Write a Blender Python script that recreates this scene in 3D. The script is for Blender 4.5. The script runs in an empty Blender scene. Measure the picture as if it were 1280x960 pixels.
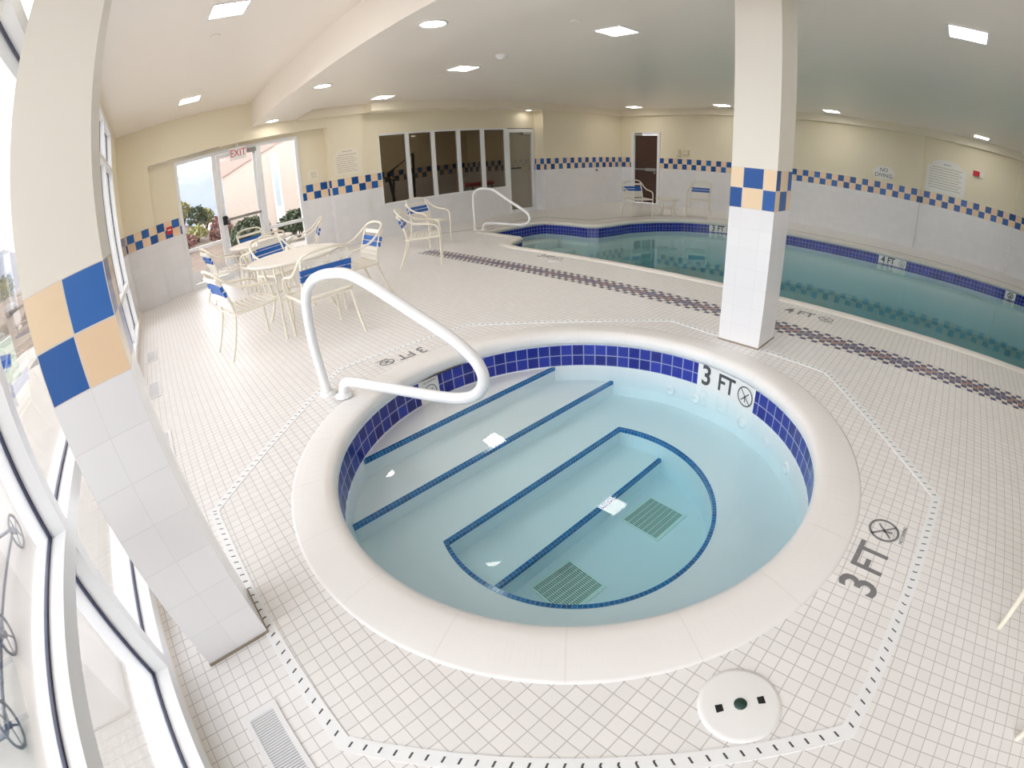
import bpy, math, random
from mathutils import Vector, Matrix
from mathutils.geometry import tessellate_polygon
random.seed(7)
sc = bpy.context.scene
COL = sc.collection
PI = math.pi
sin, cos, R = math.sin, math.cos, math.radians

# ------------------------------------------------------------------ materials
def hexc(r, g, b):
    f = lambda v: (v/255/12.92) if v/255 <= .04045 else ((v/255+.055)/1.055)**2.4
    return (f(r), f(g), f(b), 1)

class NT:
    """small expression builder over a material's node tree"""
    def __init__(s, name):
        s.m = bpy.data.materials.new(name); s.m.use_nodes = True
        s.t = s.m.node_tree; s.n = s.t.nodes; s.l = s.t.links
        s.bsdf = s.n['Principled BSDF']; s.out = s.n['Material Output']
    def put(s, sock, v):
        if isinstance(v, bpy.types.NodeSocket): s.l.new(v, sock)
        else: sock.default_value = v
    def math(s, op, a, b=0.0, c=0.0):
        q = s.n.new('ShaderNodeMath'); q.operation = op
        s.put(q.inputs[0], a); s.put(q.inputs[1], b); s.put(q.inputs[2], c)
        return q.outputs[0]
    def add(s, a, b): return s.math('ADD', a, b)
    def sub(s, a, b): return s.math('SUBTRACT', a, b)
    def mul(s, a, b): return s.math('MULTIPLY', a, b)
    def div(s, a, b): return s.math('DIVIDE', a, b)
    def floor(s, a): return s.math('FLOOR', a)
    def frac(s, a): return s.math('FRACT', a)
    def gt(s, a, b): return s.math('GREATER_THAN', a, b)
    def lt(s, a, b): return s.math('LESS_THAN', a, b)
    def mod2(s, a): return s.math('FLOORED_MODULO', a, 2.0)
    def mn(s, a, b): return s.math('MINIMUM', a, b)
    def mx(s, a, b): return s.math('MAXIMUM', a, b)
    def xyz(s, sock):
        q = s.n.new('ShaderNodeSeparateXYZ'); s.l.new(sock, q.inputs[0]); return q.outputs
    def comb(s, x, y, z=0.0):
        q = s.n.new('ShaderNodeCombineXYZ')
        for i, v in enumerate((x, y, z)): s.put(q.inputs[i], v)
        return q.outputs[0]
    def coord(s, kind='Object'):
        q = s.n.new('ShaderNodeTexCoord'); return q.outputs[kind]
    def mix(s, f, a, b):
        q = s.n.new('ShaderNodeMix'); q.data_type = 'RGBA'
        s.put(q.inputs[0], f); s.put(q.inputs[6], a); s.put(q.inputs[7], b)
        return q.outputs[2]
    def noise(s, vec, scale, detail=3.0):
        q = s.n.new('ShaderNodeTexNoise'); s.l.new(vec, q.inputs['Vector'])
        q.inputs['Scale'].default_value = scale; q.inputs['Detail'].default_value = detail
        return q.outputs[0]
    def white(s, vec):
        q = s.n.new('ShaderNodeTexWhiteNoise'); s.l.new(vec, q.inputs['Vector']); return q.outputs[0]
    def bump(s, h, strength=.3, dist=.01):
        q = s.n.new('ShaderNodeBump'); q.inputs['Strength'].default_value = strength
        q.inputs['Distance'].default_value = dist; s.l.new(h, q.inputs['Height'])
        s.l.new(q.outputs[0], s.bsdf.inputs['Normal'])
    def edge(s, f, w):
        """1 on the grout line: f is a 0..1 fraction, w the half width"""
        return s.mx(s.lt(f, w), s.gt(f, 1-w))
    def base(s, c): s.put(s.bsdf.inputs['Base Color'], c)
    def rough(s, v): s.put(s.bsdf.inputs['Roughness'], v)

def plain(name, col, rough=.5, metal=0.0, var=.04, scale=9.0, spec=.5, bumpy=0.0):
    m = NT(name)
    nz = m.noise(m.coord(), scale, 4.0)
    dark = tuple(c*(1-var) for c in col[:3])+(1,); lite = tuple(min(1, c*(1+var)) for c in col[:3])+(1,)
    m.base(m.mix(nz, dark, lite)); m.rough(rough)
    m.bsdf.inputs['Metallic'].default_value = metal
    m.bsdf.inputs['Specular IOR Level'].default_value = spec
    if bumpy: m.bump(m.noise(m.coord(), scale*6, 5.0), bumpy, .004)
    return m.m

def emitter(name, col, strength):
    m = NT(name)
    m.bsdf.inputs['Base Color'].default_value = (.9, .9, .88, 1)
    m.bsdf.inputs['Emission Color'].default_value = col
    m.bsdf.inputs['Emission Strength'].default_value = strength
    return m.m

def tiled_wall(name, paint=hexc(240, 231, 206)):
    """white tile, two rows of blue and sand check, cream paint; UV in metres"""
    m = NT(name); u, v, _ = m.xyz(m.coord('UV'))
    T = .1555
    tu = m.div(u, T); tv = m.div(m.sub(v, 1.10), T)
    cell = m.comb(m.floor(tu), m.floor(tv))
    par = m.mod2(m.add(m.floor(tu), m.floor(tv)))
    rnd = m.white(cell)
    blue = m.mix(rnd, hexc(24, 74, 142), hexc(50, 110, 188))
    sand = m.mix(rnd, hexc(238, 208, 172), hexc(247, 224, 190))
    check = m.mix(par, sand, blue)
    line = m.mx(m.edge(m.frac(tu), .018), m.edge(m.frac(tv), .018))
    check = m.mix(line, check, hexc(226, 214, 200))
    wline = m.mx(m.edge(m.frac(tu), .012), m.edge(m.frac(tv), .012))
    white = m.mix(wline, m.mix(rnd, hexc(236, 236, 238), hexc(240, 240, 242)), hexc(230, 230, 232))
    pt = m.mix(m.noise(m.coord(), 3.0), paint, tuple(c*.97 for c in paint[:3])+(1,))
    low = m.lt(v, 1.10); high = m.gt(v, 1.10+2*T)
    m.base(m.mix(high, m.mix(low, check, white), pt))
    m.rough(m.add(m.mul(high, .40), .16))
    return m.m

def floor_tile():
    m = NT('small_square_floor_tile'); x, y, _ = m.xyz(m.coord()); P = .0545
    tx = m.div(m.add(x, .48), P); ty = m.div(m.sub(y, .37), P)
    rnd = m.white(m.comb(m.floor(tx), m.floor(ty)))
    line = m.mx(m.edge(m.frac(tx), .034), m.edge(m.frac(ty), .034))
    big = m.noise(m.coord(), .55, 2.0)
    t = m.mix(rnd, hexc(240, 239, 239), hexc(246, 245, 245))
    t = m.mix(m.mul(big, .25), t, hexc(243, 235, 229))
    m.base(m.mix(line, t, hexc(200, 197, 196))); m.rough(m.add(m.mul(line, .3), .34))
    m.bump(m.sub(1.0, line), .25, .002)
    return m.m

def band_tile():
    m = NT('blue_and_terracotta_mosaic'); x, y, _ = m.xyz(m.coord()); P = .0545
    tx = m.div(x, P); ty = m.div(m.sub(y, 4.01), P)
    cx, cy = m.floor(tx), m.floor(ty)
    par = m.mod2(m.add(cx, cy))
    inner = m.mul(m.gt(cy, 1.5), m.lt(cy, 3.5))
    second = m.mx(m.mul(m.gt(cy, .5), m.lt(cy, 1.5)), m.mul(m.gt(cy, 3.5), m.lt(cy, 4.5)))
    zig = m.mod2(m.floor(m.div(cx, 4.0)))
    blue = m.mix(m.white(m.comb(cx, cy)), hexc(44, 52, 104), hexc(70, 80, 130))
    other = m.mix(inner, hexc(236, 230, 224), m.mix(zig, hexc(178, 128, 118), hexc(120, 106, 136)))
    c = m.mix(par, other, blue)
    line = m.mx(m.edge(m.frac(tx), .05), m.edge(m.frac(ty), .05))
    m.base(m.mix(line, c, hexc(200, 194, 188))); m.rough(.35)
    return m.m

def pool_tile(name, a, b, grout):
    """UV counted in tiles"""
    m = NT(name); u, v, _ = m.xyz(m.coord('UV'))
    rnd = m.white(m.comb(m.floor(u), m.floor(v)))
    line = m.mx(m.edge(m.frac(u), .045), m.edge(m.frac(v), .045))
    m.base(m.mix(line, m.mix(rnd, a, b), grout)); m.rough(.12)
    return m.m

def water(name, col, dens, gloss=.02):
    m = NT(name); n, l = m.n, m.l
    fr = n.new('ShaderNodeFresnel'); fr.inputs['IOR'].default_value = 1.33
    g = n.new('ShaderNodeNewGeometry')
    nz = m.xyz(g.outputs['Normal'])[2]
    top = m.gt(nz, .5)
    fac = m.mul(fr.outputs[0], top)
    tr = n.new('ShaderNodeBsdfTransparent'); gl = n.new('ShaderNodeBsdfGlossy')
    gl.inputs['Roughness'].default_value = gloss
    bp = n.new('ShaderNodeBump'); bp.inputs['Strength'].default_value = .06; bp.inputs['Distance'].default_value = .02
    l.new(m.noise(m.coord(), 2.6, 2.0), bp.inputs['Height']); l.new(bp.outputs[0], gl.inputs['Normal'])
    mx = n.new('ShaderNodeMixShader'); l.new(fac, mx.inputs[0]); l.new(tr.outputs[0], mx.inputs[1]); l.new(gl.outputs[0], mx.inputs[2])
    ab = n.new('ShaderNodeVolumeAbsorption'); ab.inputs['Color'].default_value = col; ab.inputs['Density'].default_value = dens
    l.new(mx.outputs[0], m.out.inputs['Surface']); l.new(ab.outputs[0], m.out.inputs['Volume'])
    return m.m

def glass(name, tint=(1, 1, 1, 1), refl=1.0):
    m = NT(name); n, l = m.n, m.l
    fr = n.new('ShaderNodeFresnel'); fr.inputs['IOR'].default_value = 1.45
    tr = n.new('ShaderNodeBsdfTransparent'); tr.inputs['Color'].default_value = tint
    gl = n.new('ShaderNodeBsdfGlossy'); gl.inputs['Roughness'].default_value = .01
    mx = n.new('ShaderNodeMixShader'); l.new(m.mul(fr.outputs[0], refl), mx.inputs[0])
    l.new(tr.outputs[0], mx.inputs[1]); l.new(gl.outputs[0], mx.inputs[2]); l.new(mx.outputs[0], m.out.inputs['Surface'])
    return m.m

def coping_mat():
    m = NT('white_cast_coping'); x, y, _ = m.xyz(m.coord())
    ang = m.math('ARCTAN2', y, x)
    r = m.math('SQRT', m.add(m.mul(x, x), m.mul(y, y)))
    rib = m.mul(m.gt(m.math('SINE', m.mul(ang, 190.0)), .1), m.mul(m.gt(r, 1.465), m.lt(r, 1.555)))
    jf = m.frac(m.mul(m.div(ang, 2*PI), 22.0))
    joint = m.edge(jf, .006)
    m.base(m.mix(joint, hexc(244, 242, 241), hexc(238, 236, 234))); m.rough(.4)
    m.bump(m.sub(rib, joint), .9, .006)
    return m.m

def drain_mat():
    m = NT('white_slotted_channel'); u, v, _ = m.xyz(m.coord('UV'))
    f = m.frac(m.div(u, .052))
    slot = m.mul(m.mul(m.gt(f, .43), m.lt(f, .57)), m.mul(m.gt(v, .30), m.lt(v, .70)))
    m.base(m.mix(slot, hexc(246, 248, 250), hexc(70, 72, 78))); m.rough(.35)
    return m.m

M = dict(drainch=drain_mat(),
    floor=floor_tile(), band=band_tile(), colw=tiled_wall('column_tile_and_paint', hexc(240, 235, 224)), wall=tiled_wall('wall_tile_and_paint'),
    paint=plain('cream_paint', hexc(240, 230, 208), .5, var=.015, scale=2),
    ceil=plain('ceiling_satin_paint', hexc(248, 241, 232), .33, var=.012, scale=1.2),
    trimp=plain('cornice_paint', hexc(243, 234, 214), .5, var=.012, scale=2),
    coping=coping_mat(), pcoping=plain('pool_coping_stone', hexc(236, 231, 224), .4, var=.03),
    tile=pool_tile('blue_waterline_tile', hexc(26, 34, 128), hexc(40, 56, 170), hexc(150, 158, 205)),
    nose=pool_tile('blue_step_mosaic', hexc(16, 84, 146), hexc(24, 112, 176), hexc(120, 184, 216)),
    plaster=plain('spa_plaster', hexc(238, 241, 242), .6, var=.02, scale=5),
    pplaster=plain('pool_plaster', hexc(222, 234, 230), .6, var=.05, scale=3),
    spawater=water('spa_water_clear', (.28, .83, .95, 1), .60),
    poolwater=water('pool_water_clear', (.40, .80, .86, 1), .48),
    white=plain('white_enamel', hexc(244, 244, 244), .3, var=.01),
    rail=plain('white_rail_coating', hexc(246, 247, 249), .25, var=.01),
    chair=plain('almond_chair_tube', hexc(240, 234, 218), .35, var=.015),
    strapw=plain('white_vinyl_strap', hexc(242, 238, 230), .45, var=.02),
    strapb=plain('blue_vinyl_strap', hexc(32, 98, 182), .35, var=.05),
    alu=plain('white_window_aluminium', hexc(240, 242, 244), .35, var=.01),
    gasket=plain('dark_gasket', hexc(44, 50, 78), .4),
    glass=glass('clear_window_glass', (.99, .985, .98, 1), .6),
    dark=glass('smoked_glass', (.72, .67, .59, 1), .8),
    marker=plain('white_marker_tile', hexc(238, 238, 236), .2, var=.01),
    ink=plain('charcoal_lettering', hexc(74, 76, 80), .4, var=.02),
    inkg=plain('grey_deck_lettering', hexc(128, 128, 132), .5, var=.05),
    red=plain('exit_red', hexc(206, 40, 48), .4), sign=plain('cream_sign_board', hexc(240, 233, 216), .4, var=.01),
    signw=plain('white_sign_board', hexc(240, 240, 236), .4, var=.01),
    signt=plain('grey_sign_text', hexc(176, 168, 150), .5),
    brown=plain('dark_brown_door', hexc(72, 48, 38), .35, var=.08), steel=plain('brushed_steel', hexc(176, 176, 174), .3, 1.0),
    black=plain('black_plastic', hexc(26, 28, 32), .4), grate=plain('green_grey_grate', hexc(228, 240, 230), .5),
    hole=plain('dark_slot', hexc(104, 124, 112), .7), drain=plain('white_drain_channel', hexc(246, 248, 250), .35, var=.01),
    slot=plain('grey_slot', hexc(70, 72, 78), .7), register=plain('white_register', hexc(238, 238, 240), .35),
    louver=plain('grey_louver', hexc(186, 188, 196), .4), asphalt=plain('grey_asphalt', hexc(104, 98, 95), .9, var=.15, scale=4, bumpy=.3), curtain=plain('taupe_curtain', hexc(186, 176, 150), .8, var=.10),
    beige=plain('beige_device', hexc(226, 212, 180), .4), joint=plain('dark_deck_joint', hexc(150, 138, 122), .7),
    lamp=emitter('lamp_diffuser', (1, .94, .87, 1), 10.0), concrete=plain('exterior_concrete', hexc(172, 168, 163), .85, var=.14, scale=2.5, bumpy=.25),
    soil=plain('planting_bed_soil', hexc(120, 108, 98), .95, var=.25, scale=3, bumpy=.6),
    rock=plain('pale_rock', hexc(150, 146, 144), .9, var=.15, scale=4, bumpy=.4),
    leafg=plain('green_leaf', hexc(74, 86, 62), .7, var=.3, scale=6), leafy=plain('yellow_green_leaf', hexc(150, 150, 100), .7, var=.3, scale=6),
    leafr=plain('russet_leaf', hexc(140, 104, 98), .7, var=.25, scale=6), bark=plain('bark', hexc(96, 78, 62), .9),
    hill=plain('hazy_woods', hexc(118, 126, 138), .95, var=.15, scale=.3), stucco=plain('white_stucco', hexc(188, 177, 168), .85, var=.02),
    pink=plain('pink_siding', hexc(186, 156, 149), .8, var=.03), iron=plain('grey_cast_iron', hexc(96, 100, 112), .5, .4),
    gym=plain('fitness_room_paint', hexc(150, 138, 116), .7), gymfloor=plain('fitness_room_carpet', hexc(70, 66, 64), .9),
    pane=plain('blue_grey_pane', hexc(170, 184, 194), .2), boardg=plain('pale_green_board', hexc(206, 220, 208), .5),
)

# ------------------------------------------------------------------ mesh helper
class MB:
    def __init__(s): s.v = []; s.f = []; s.mi = []; s.uv = []; s.sm = []
    def face(s, pts, mi=0, uv=None, smooth=False):
        b = len(s.v); s.v += [tuple(p) for p in pts]; s.f.append(tuple(range(b, b+len(pts))))
        s.mi.append(mi); s.uv.append(uv or [(0, 0)]*len(pts)); s.sm.append(smooth); return s
    def grid(s, rows, mi=0, closed_u=False, closed_v=False, smooth=True, uvf=None):
        """rows[j][i] points -> quads, shared vertices"""
        b = len(s.v); nu = len(rows[0]); nv = len(rows)
        for r in rows: s.v += [tuple(p) for p in r]
        for j in range(nv if closed_v else nv-1):
            for i in range(nu if closed_u else nu-1):
                i2, j2 = (i+1) % nu, (j+1) % nv
                s.f.append((b+j*nu+i, b+j*nu+i2, b+j2*nu+i2, b+j2*nu+i)); s.mi.append(mi); s.sm.append(smooth)
                s.uv.append([uvf(i, j), uvf(i+1, j), uvf(i+1, j+1), uvf(i, j+1)] if uvf else [(0, 0)]*4)
        return s
    def box(s, lo, hi, mi=0):
        x0, y0, z0 = lo; x1, y1, z1 = hi
        Q = [((x0,y0,z0),(x0,y1,z0),(x1,y1,z0),(x1,y0,z0)), ((x0,y0,z1),(x1,y0,z1),(x1,y1,z1),(x0,y1,z1)),
             ((x0,y0,z0),(x1,y0,z0),(x1,y0,z1),(x0,y0,z1)), ((x1,y1,z0),(x0,y1,z0),(x0,y1,z1),(x1,y1,z1)),
             ((x1,y0,z0),(x1,y1,z0),(x1,y1,z1),(x1,y0,z1)), ((x0,y1,z0),(x0,y0,z0),(x0,y0,z1),(x0,y1,z1))]
        ax = ['xy','xy','xz','xz','yz','yz']
        for q, a in zip(Q, ax):
            uv = [(p[0], p[1]) if a == 'xy' else ((p[0], p[2]) if a == 'xz' else (p[1], p[2])) for p in q]
            s.face(q, mi, uv)
        return s
    def rbox(s, lo, hi, r=.01, mi=0):
        """box with chamfered vertical and top edges"""
        x0, y0, z0 = lo; x1, y1, z1 = hi
        def ring(d, z):
            return [(x0+d, y0+d+r, z), (x0+d+r, y0+d, z), (x1-d-r, y0+d, z), (x1-d, y0+d+r, z), (x1-d, y1-d-r, z), (x1-d-r, y1-d, z), (x0+d+r, y1-d, z), (x0+d, y1-d-r, z)]
        rows = [ring(r, z0), ring(0, z0+r), ring(0, z1-r), ring(r, z1)]
        s.grid(rows, mi, closed_u=True, smooth=False); s.face(rows[-1], mi); s.face(rows[0][::-1], mi); return s
    def tube(s, path, r=.012, n=8, mi=0, closed=False, caps=True):
        P = [Vector(p) for p in path]; k = len(P)
        T = []
        for i in range(k):
            a = P[(i-1) % k] if (closed or i > 0) else P[i]; c = P[(i+1) % k] if (closed or i < k-1) else P[i]
            T.append((c-a).normalized())
        up = Vector((0, 0, 1)) if abs(T[0].z) < .9 else Vector((1, 0, 0))
        N = (up-T[0]*up.dot(T[0])).normalized(); rows = []
        for i in range(k):
            N = (N-T[i]*N.dot(T[i])).normalized(); B = T[i].cross(N)
            rr = r[i] if isinstance(r, (list, tuple)) else r
            rows.append([P[i]+N*cos(2*PI*j/n)*rr+B*sin(2*PI*j/n)*rr for j in range(n)])
        s.grid(rows, mi, closed_u=True, closed_v=closed)
        if caps and not closed: s.face(rows[0][::-1], mi); s.face(rows[-1], mi)
        return s
    def lathe(s, prof, c=(0, 0), n=48, mi=0, a0=0.0, a1=2*PI, smooth=True, uvf=None):
        full = abs(a1-a0-2*PI) < 1e-6; k = n if full else n+1
        rows = [[(c[0]+r*cos(a0+(a1-a0)*i/n), c[1]+r*sin(a0+(a1-a0)*i/n), z) for i in range(k)] for r, z in prof]
        return s.grid(rows, mi, closed_u=full, smooth=smooth, uvf=uvf)
    def disc(s, c, r, z, n=32, mi=0, up=True):
        p = [(c[0]+r*cos(2*PI*i/n), c[1]+r*sin(2*PI*i/n), z) for i in range(n)]
        return s.face(p if up else p[::-1], mi)
    def poly(s, outer, z, holes=(), mi=0, up=True):
        loops = [[Vector((x, y, 0)) for x, y in L] for L in (outer, *holes)]
        flat = [p for L in loops for p in L]
        b = len(s.v); s.v += [(p.x, p.y, z) for p in flat]
        for t in tessellate_polygon(loops):
            a, q, c = (flat[i] for i in t)
            cr = (q-a).cross(c-a).z
            if abs(cr) < 1e-12: continue
            t = tuple(t) if (cr > 0) == up else tuple(t)[::-1]
            s.f.append(tuple(b+i for i in t)); s.mi.append(mi); s.uv.append([(s.v[b+i][0], s.v[b+i][1]) for i in t]); s.sm.append(False)
        return s
    def side(s, loop, z0, z1, mi=0, inward=False, uscale=1.0, v0=0.0, v1=1.0, closed=True):
        u = 0.0; k = len(loop)
        for i in range(k if closed else k-1):
            a, c = loop[i], loop[(i+1) % k]; d = math.hypot(c[0]-a[0], c[1]-a[1])
            q = [(a[0], a[1], z0), (c[0], c[1], z0), (c[0], c[1], z1), (a[0], a[1], z1)]
            uv = [(u*uscale, v0), ((u+d)*uscale, v0), ((u+d)*uscale, v1), (u*uscale, v1)]
            if inward: q, uv = q[::-1], uv[::-1]
            s.face(q, mi, uv); u += d
        return s
    def prism(s, loop, z0, z1, mi=0, holes=()):
        s.poly(loop, z1, holes, mi); s.poly(loop, z0, holes, mi, up=False); s.side(loop, z0, z1, mi)
        for h in holes: s.side(h, z0, z1, mi, inward=True)
        return s
    def ball(s, c, rad, n=12, m=8, mi=0):
        rx, ry, rz = rad if isinstance(rad, tuple) else (rad,)*3
        rows = [[(c[0]+rx*sin(PI*j/m)*cos(2*PI*i/n), c[1]+ry*sin(PI*j/m)*sin(2*PI*i/n), c[2]-rz*cos(PI*j/m)) for i in range(n)] for j in range(m+1)]
        return s.grid(rows, mi, closed_u=True)
    def add(s, o, fn=lambda p: p, mi=None):
        b = len(s.v); s.v += [tuple(fn(p)) for p in o.v]
        s.f += [tuple(b+i for i in f) for f in o.f]; s.mi += (o.mi if mi is None else [mi]*len(o.f)); s.uv += o.uv; s.sm += o.sm
        return s
    def build(s, name, mats, parent=None, off=(0, 0, 0), weld=True):
        me = bpy.data.meshes.new(name)
        V = [(x-off[0], y-off[1], z-off[2]) for x, y, z in s.v]
        me.from_pydata(V, [], s.f)
        for m in (mats if isinstance(mats, (list, tuple)) else [mats]): me.materials.append(m)
        me.polygons.foreach_set('material_index', s.mi); me.polygons.foreach_set('use_smooth', s.sm)
        ul = me.uv_layers.new(name='UVMap')
        flat = [c for f in s.uv for uv in f for c in uv]
        ul.data.foreach_set('uv', flat); me.update()
        o = bpy.data.objects.new(name, me); COL.objects.link(o)
        if parent is not None: o.parent = parent
        return o

def tag(o, label=None, cat=None, group=None, kind=None):
    for k, v in (('label', label), ('category', cat), ('group', group), ('kind', kind)):
        if v: o[k] = v
    return o
def thing(name, loc, label, cat, rz=0.0, group=None):
    o = bpy.data.objects.new(name, None); COL.objects.link(o); o.location = loc; o.rotation_euler = (0, 0, rz)
    o.empty_display_size = .1
    return tag(o, label, cat, group)
def struct(mb, name, mats, parent=None, off=(0, 0, 0)):
    o = mb.build(name, mats, parent, off)
    if parent is None: o['kind'] = 'structure'
    return o
def sroot(name, loc=(0, 0, 0)):
    o = bpy.data.objects.new(name, None); COL.objects.link(o); o.location = loc; o['kind'] = 'structure'; return o
def dup(o, parent=None):
    c = o.copy(); COL.objects.link(c)
    if parent is not None: c.parent = parent
    for ch in list(o.children): dup(ch, c)
    return c
def smooth_path(P, sub=5, closed=False):
    P = [Vector(p) for p in P]; n = len(P); out = []
    for i in range(n if closed else n-1):
        g = lambda k: P[k % n] if closed else P[max(0, min(n-1, k))]
        p0, p1, p2, p3 = g(i-1), g(i), g(i+1), g(i+2)
        for k in range(sub):
            t = k/sub
            out.append(.5*((2*p1)+(p2-p0)*t+(2*p0-5*p1+4*p2-p3)*t*t+(3*p1-p0-3*p2+p3)*t**3))
    if not closed: out.append(P[-1])
    return out
def text_mb(body, size, ext=.002, squeeze=1.0, bold=.0):
    """letters lying in x,y, centred, as an MB"""
    cu = bpy.data.curves.new('lettering', 'FONT'); cu.body = body; cu.size = size; cu.extrude = ext; cu.offset = size*bold
    cu.align_x = 'CENTER'; cu.align_y = 'CENTER'; cu.resolution_u = 3
    o = bpy.data.objects.new('lettering', cu); COL.objects.link(o)
    dg = bpy.context.evaluated_depsgraph_get(); dg.update()
    me = bpy.data.meshes.new_from_object(o.evaluated_get(dg)); mb = MB()
    mb.v = [(v.co.x*squeeze, v.co.y, v.co.z) for v in me.vertices]
    for p in me.polygons:
        mb.f.append(tuple(p.vertices)); mb.mi.append(0); mb.uv.append([(0, 0)]*len(p.vertices)); mb.sm.append(False)
    bpy.data.objects.remove(o); bpy.data.curves.remove(cu); bpy.data.meshes.remove(me)
    return mb
def no_dive(r, t=.002, w=.008):
    """ring, crossing bars and a small diving figure, lying in x,y"""
    mb = MB(); n = 40
    rows = [[(rr*cos(2*PI*i/n), rr*sin(2*PI*i/n), t) for i in range(n)] for rr in (r-w, r)]
    mb.grid([rows[1], rows[0]], closed_u=True, smooth=False)
    def bar(a, b, ww):
        d = Vector((b[0]-a[0], b[1]-a[1], 0)).normalized(); q = Vector((-d.y, d.x, 0))*ww/2
        A, B = Vector((*a, t)), Vector((*b, t)); mb.face([A-q, B-q, B+q, A+q])
    k = r*.70
    bar((-k, k), (k, -k), w*.8); bar((-k*.72, -k*.72), (k*.62, k*.62), w*.8); bar((-.1*r, .02*r), (.05*r, -.55*r), w)
    return mb

# ------------------------------------------------------------------ camera (wide fisheye lens with a cropped, off-centre frame)
pitch, roll, yaw = 0.50237253, -0.00690297, 0.70548483
def c2w(v):
    x, y, z = v
    x, z = cos(roll)*x-sin(roll)*z, sin(roll)*x+cos(roll)*z
    y, z = cos(pitch)*y+sin(pitch)*z, -sin(pitch)*y+cos(pitch)*z
    x, y = cos(yaw)*x-sin(yaw)*y, sin(yaw)*x+cos(yaw)*y
    return Vector((x, y, z))
cd = bpy.data.cameras.new('camera'); cam = bpy.data.objects.new('camera', cd); COL.objects.link(cam)
rx, uy, bz = c2w((1, 0, 0)), c2w((0, 0, 1)), -c2w((0, 1, 0))
cam.matrix_world = Matrix(((rx.x, uy.x, bz.x, 0), (rx.y, uy.y, bz.y, 0), (rx.z, uy.z, bz.z, 1.45), (0, 0, 0, 1)))
cd.type = 'PANO'; cd.panorama_type = 'FISHEYE_LENS_POLYNOMIAL'
cd.sensor_width = 36; cd.fisheye_fov = R(230); cd.clip_start = .02; cd.clip_end = 500
cd.fisheye_polynomial_k0 = 0
for i, q in enumerate((1.0413110788585527, 0.14106051023304528, -0.32072974475663896, 0.19267120416486636)):
    setattr(cd, 'fisheye_polynomial_k%d' % (i+1), -q/18**(i+1))
cd.shift_x = (640-741.2738641)/1280; cd.shift_y = (499.103987-480)/960
sc.camera = cam

# ------------------------------------------------------------------ dimensions
SC = (-1.62, 1.735); SR = 1.40; ZW = -.285           # hot tub centre, tile radius, water level
PW = -.23                                             # pool water level
POOL = [(3.5, 5.17), (3.5, 10.55), (-3.4, 10.55), (-4.6, 10.5), (-5.15, 10.28), (-5.7, 9.95), (-6.1, 9.45), (-6.38, 8.8),
        (-6.42, 8.2), (-6.5, 7.85), (-6.7, 7.72), (-7.4, 7.7), (-7.85, 7.62), (-7.95, 7.4), (-7.95, 6.1), (-7.9, 5.95), (-6.75, 5.88), (-6.6, 5.8), (-6.42, 5.4), (-6.3, 5.25), (-6.0, 5.18)]
XF, XR, XD, XZ = -9.8, -10.0, -9.85, -9.5             # west wall planes: front, recess, smoked window wall, plain wall
YN, YS = 12.6, -.645
def circle(c, r, n=96): return [(c[0]+r*cos(2*PI*i/n), c[1]+r*sin(2*PI*i/n)) for i in range(n)]
def offset(poly, d):
    """offset a CCW polygon outwards by d (mitred)"""
    out = []; n = len(poly)
    for i in range(n):
        a, b, c = Vector(poly[i-1]), Vector(poly[i]), Vector(poly[(i+1) % n])
        n1 = Vector((b.y-a.y, a.x-b.x)).normalized(); n2 = Vector((c.y-b.y, b.x-c.x)).normalized()
        m = n1+n2; m = m/max(.25, m.dot(n1)); out.append((b.x+m.x*d, b.y+m.y*d))
    return out

# ------------------------------------------------------------------ setting
mb = MB()
outer = [(-10.25, -.9), (3.7, -.9), (3.7, 12.9), (-10.25, 12.9)]
mb.poly(outer, 0, [circle(SC, 1.612), offset(POOL, .17)])
struct(mb, 'floor', M['floor'])
mb = MB().box((-7.25, 4.01, -.002), (3.6, 4.01+6*.0545, .0015)); struct(mb, 'floor_mosaic_band', M['band'])

# west side
W = MB()
W.box((-10.25, YS, 0), (XF, -.03, 3.3)); W.box((-10.25, -.03, 2.5), (XF, 3.6, 3.3)); W.box((-10.25, 3.6, 0), (XF, 4.40, 3.3))
W.box((-10.25, -.03, 0), (XR, .50, 2.5)); W.box((-10.25, 3.02, 0), (XR, 3.6, 2.5)); W.box((-10.25, .5, 2.44), (XR, 3.02, 2.5))
W.box((-10.25, 4.40, 0), (XD, 4.76, 3.3)); W.box((-10.05, 4.76, 0), (XD, 8.30, .70)); W.box((-10.05, 4.76, 2.24), (XD, 9.24, 3.3)); W.box((-10.05, 9.20, 0), (XD, 9.24, 2.24))
W.box((-10.05, 9.24, 0), (XZ, YN, 3.3))
struct(W, 'wall_west', M['wall'])
# north side with the brown door opening and shallow piers
N = MB()
N.box((-10.25, YN, 0), (-9.10, YN+.25, 3.3)); N.box((-8.10, YN, 0), (3.7, YN+.25, 3.3)); N.box((-9.10, YN, 2.19), (-8.10, YN+.25, 3.3))
N.box((-1.14, YN-.10, 0), (-.70, YN, 2.72)); N.box((1.66, YN-.10, 0), (3.6, YN, 2.72))
struct(N, 'wall_north', M['wall'])
E_ = MB().box((3.6, YS-.2, 0), (3.8, 12.85, 3.3)); struct(E_, 'wall_east', M['wall'])
S = MB(); S.box((-10.25, YS-.2, 0), (-8.20, YS, 3.3)); S.box((-8.20, YS-.2, 3.06), (3.6, YS, 3.3)); S.box((-8.20, YS-.2, -.05), (3.6, YS, .055))
struct(S, 'wall_south', M['wall'])
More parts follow.
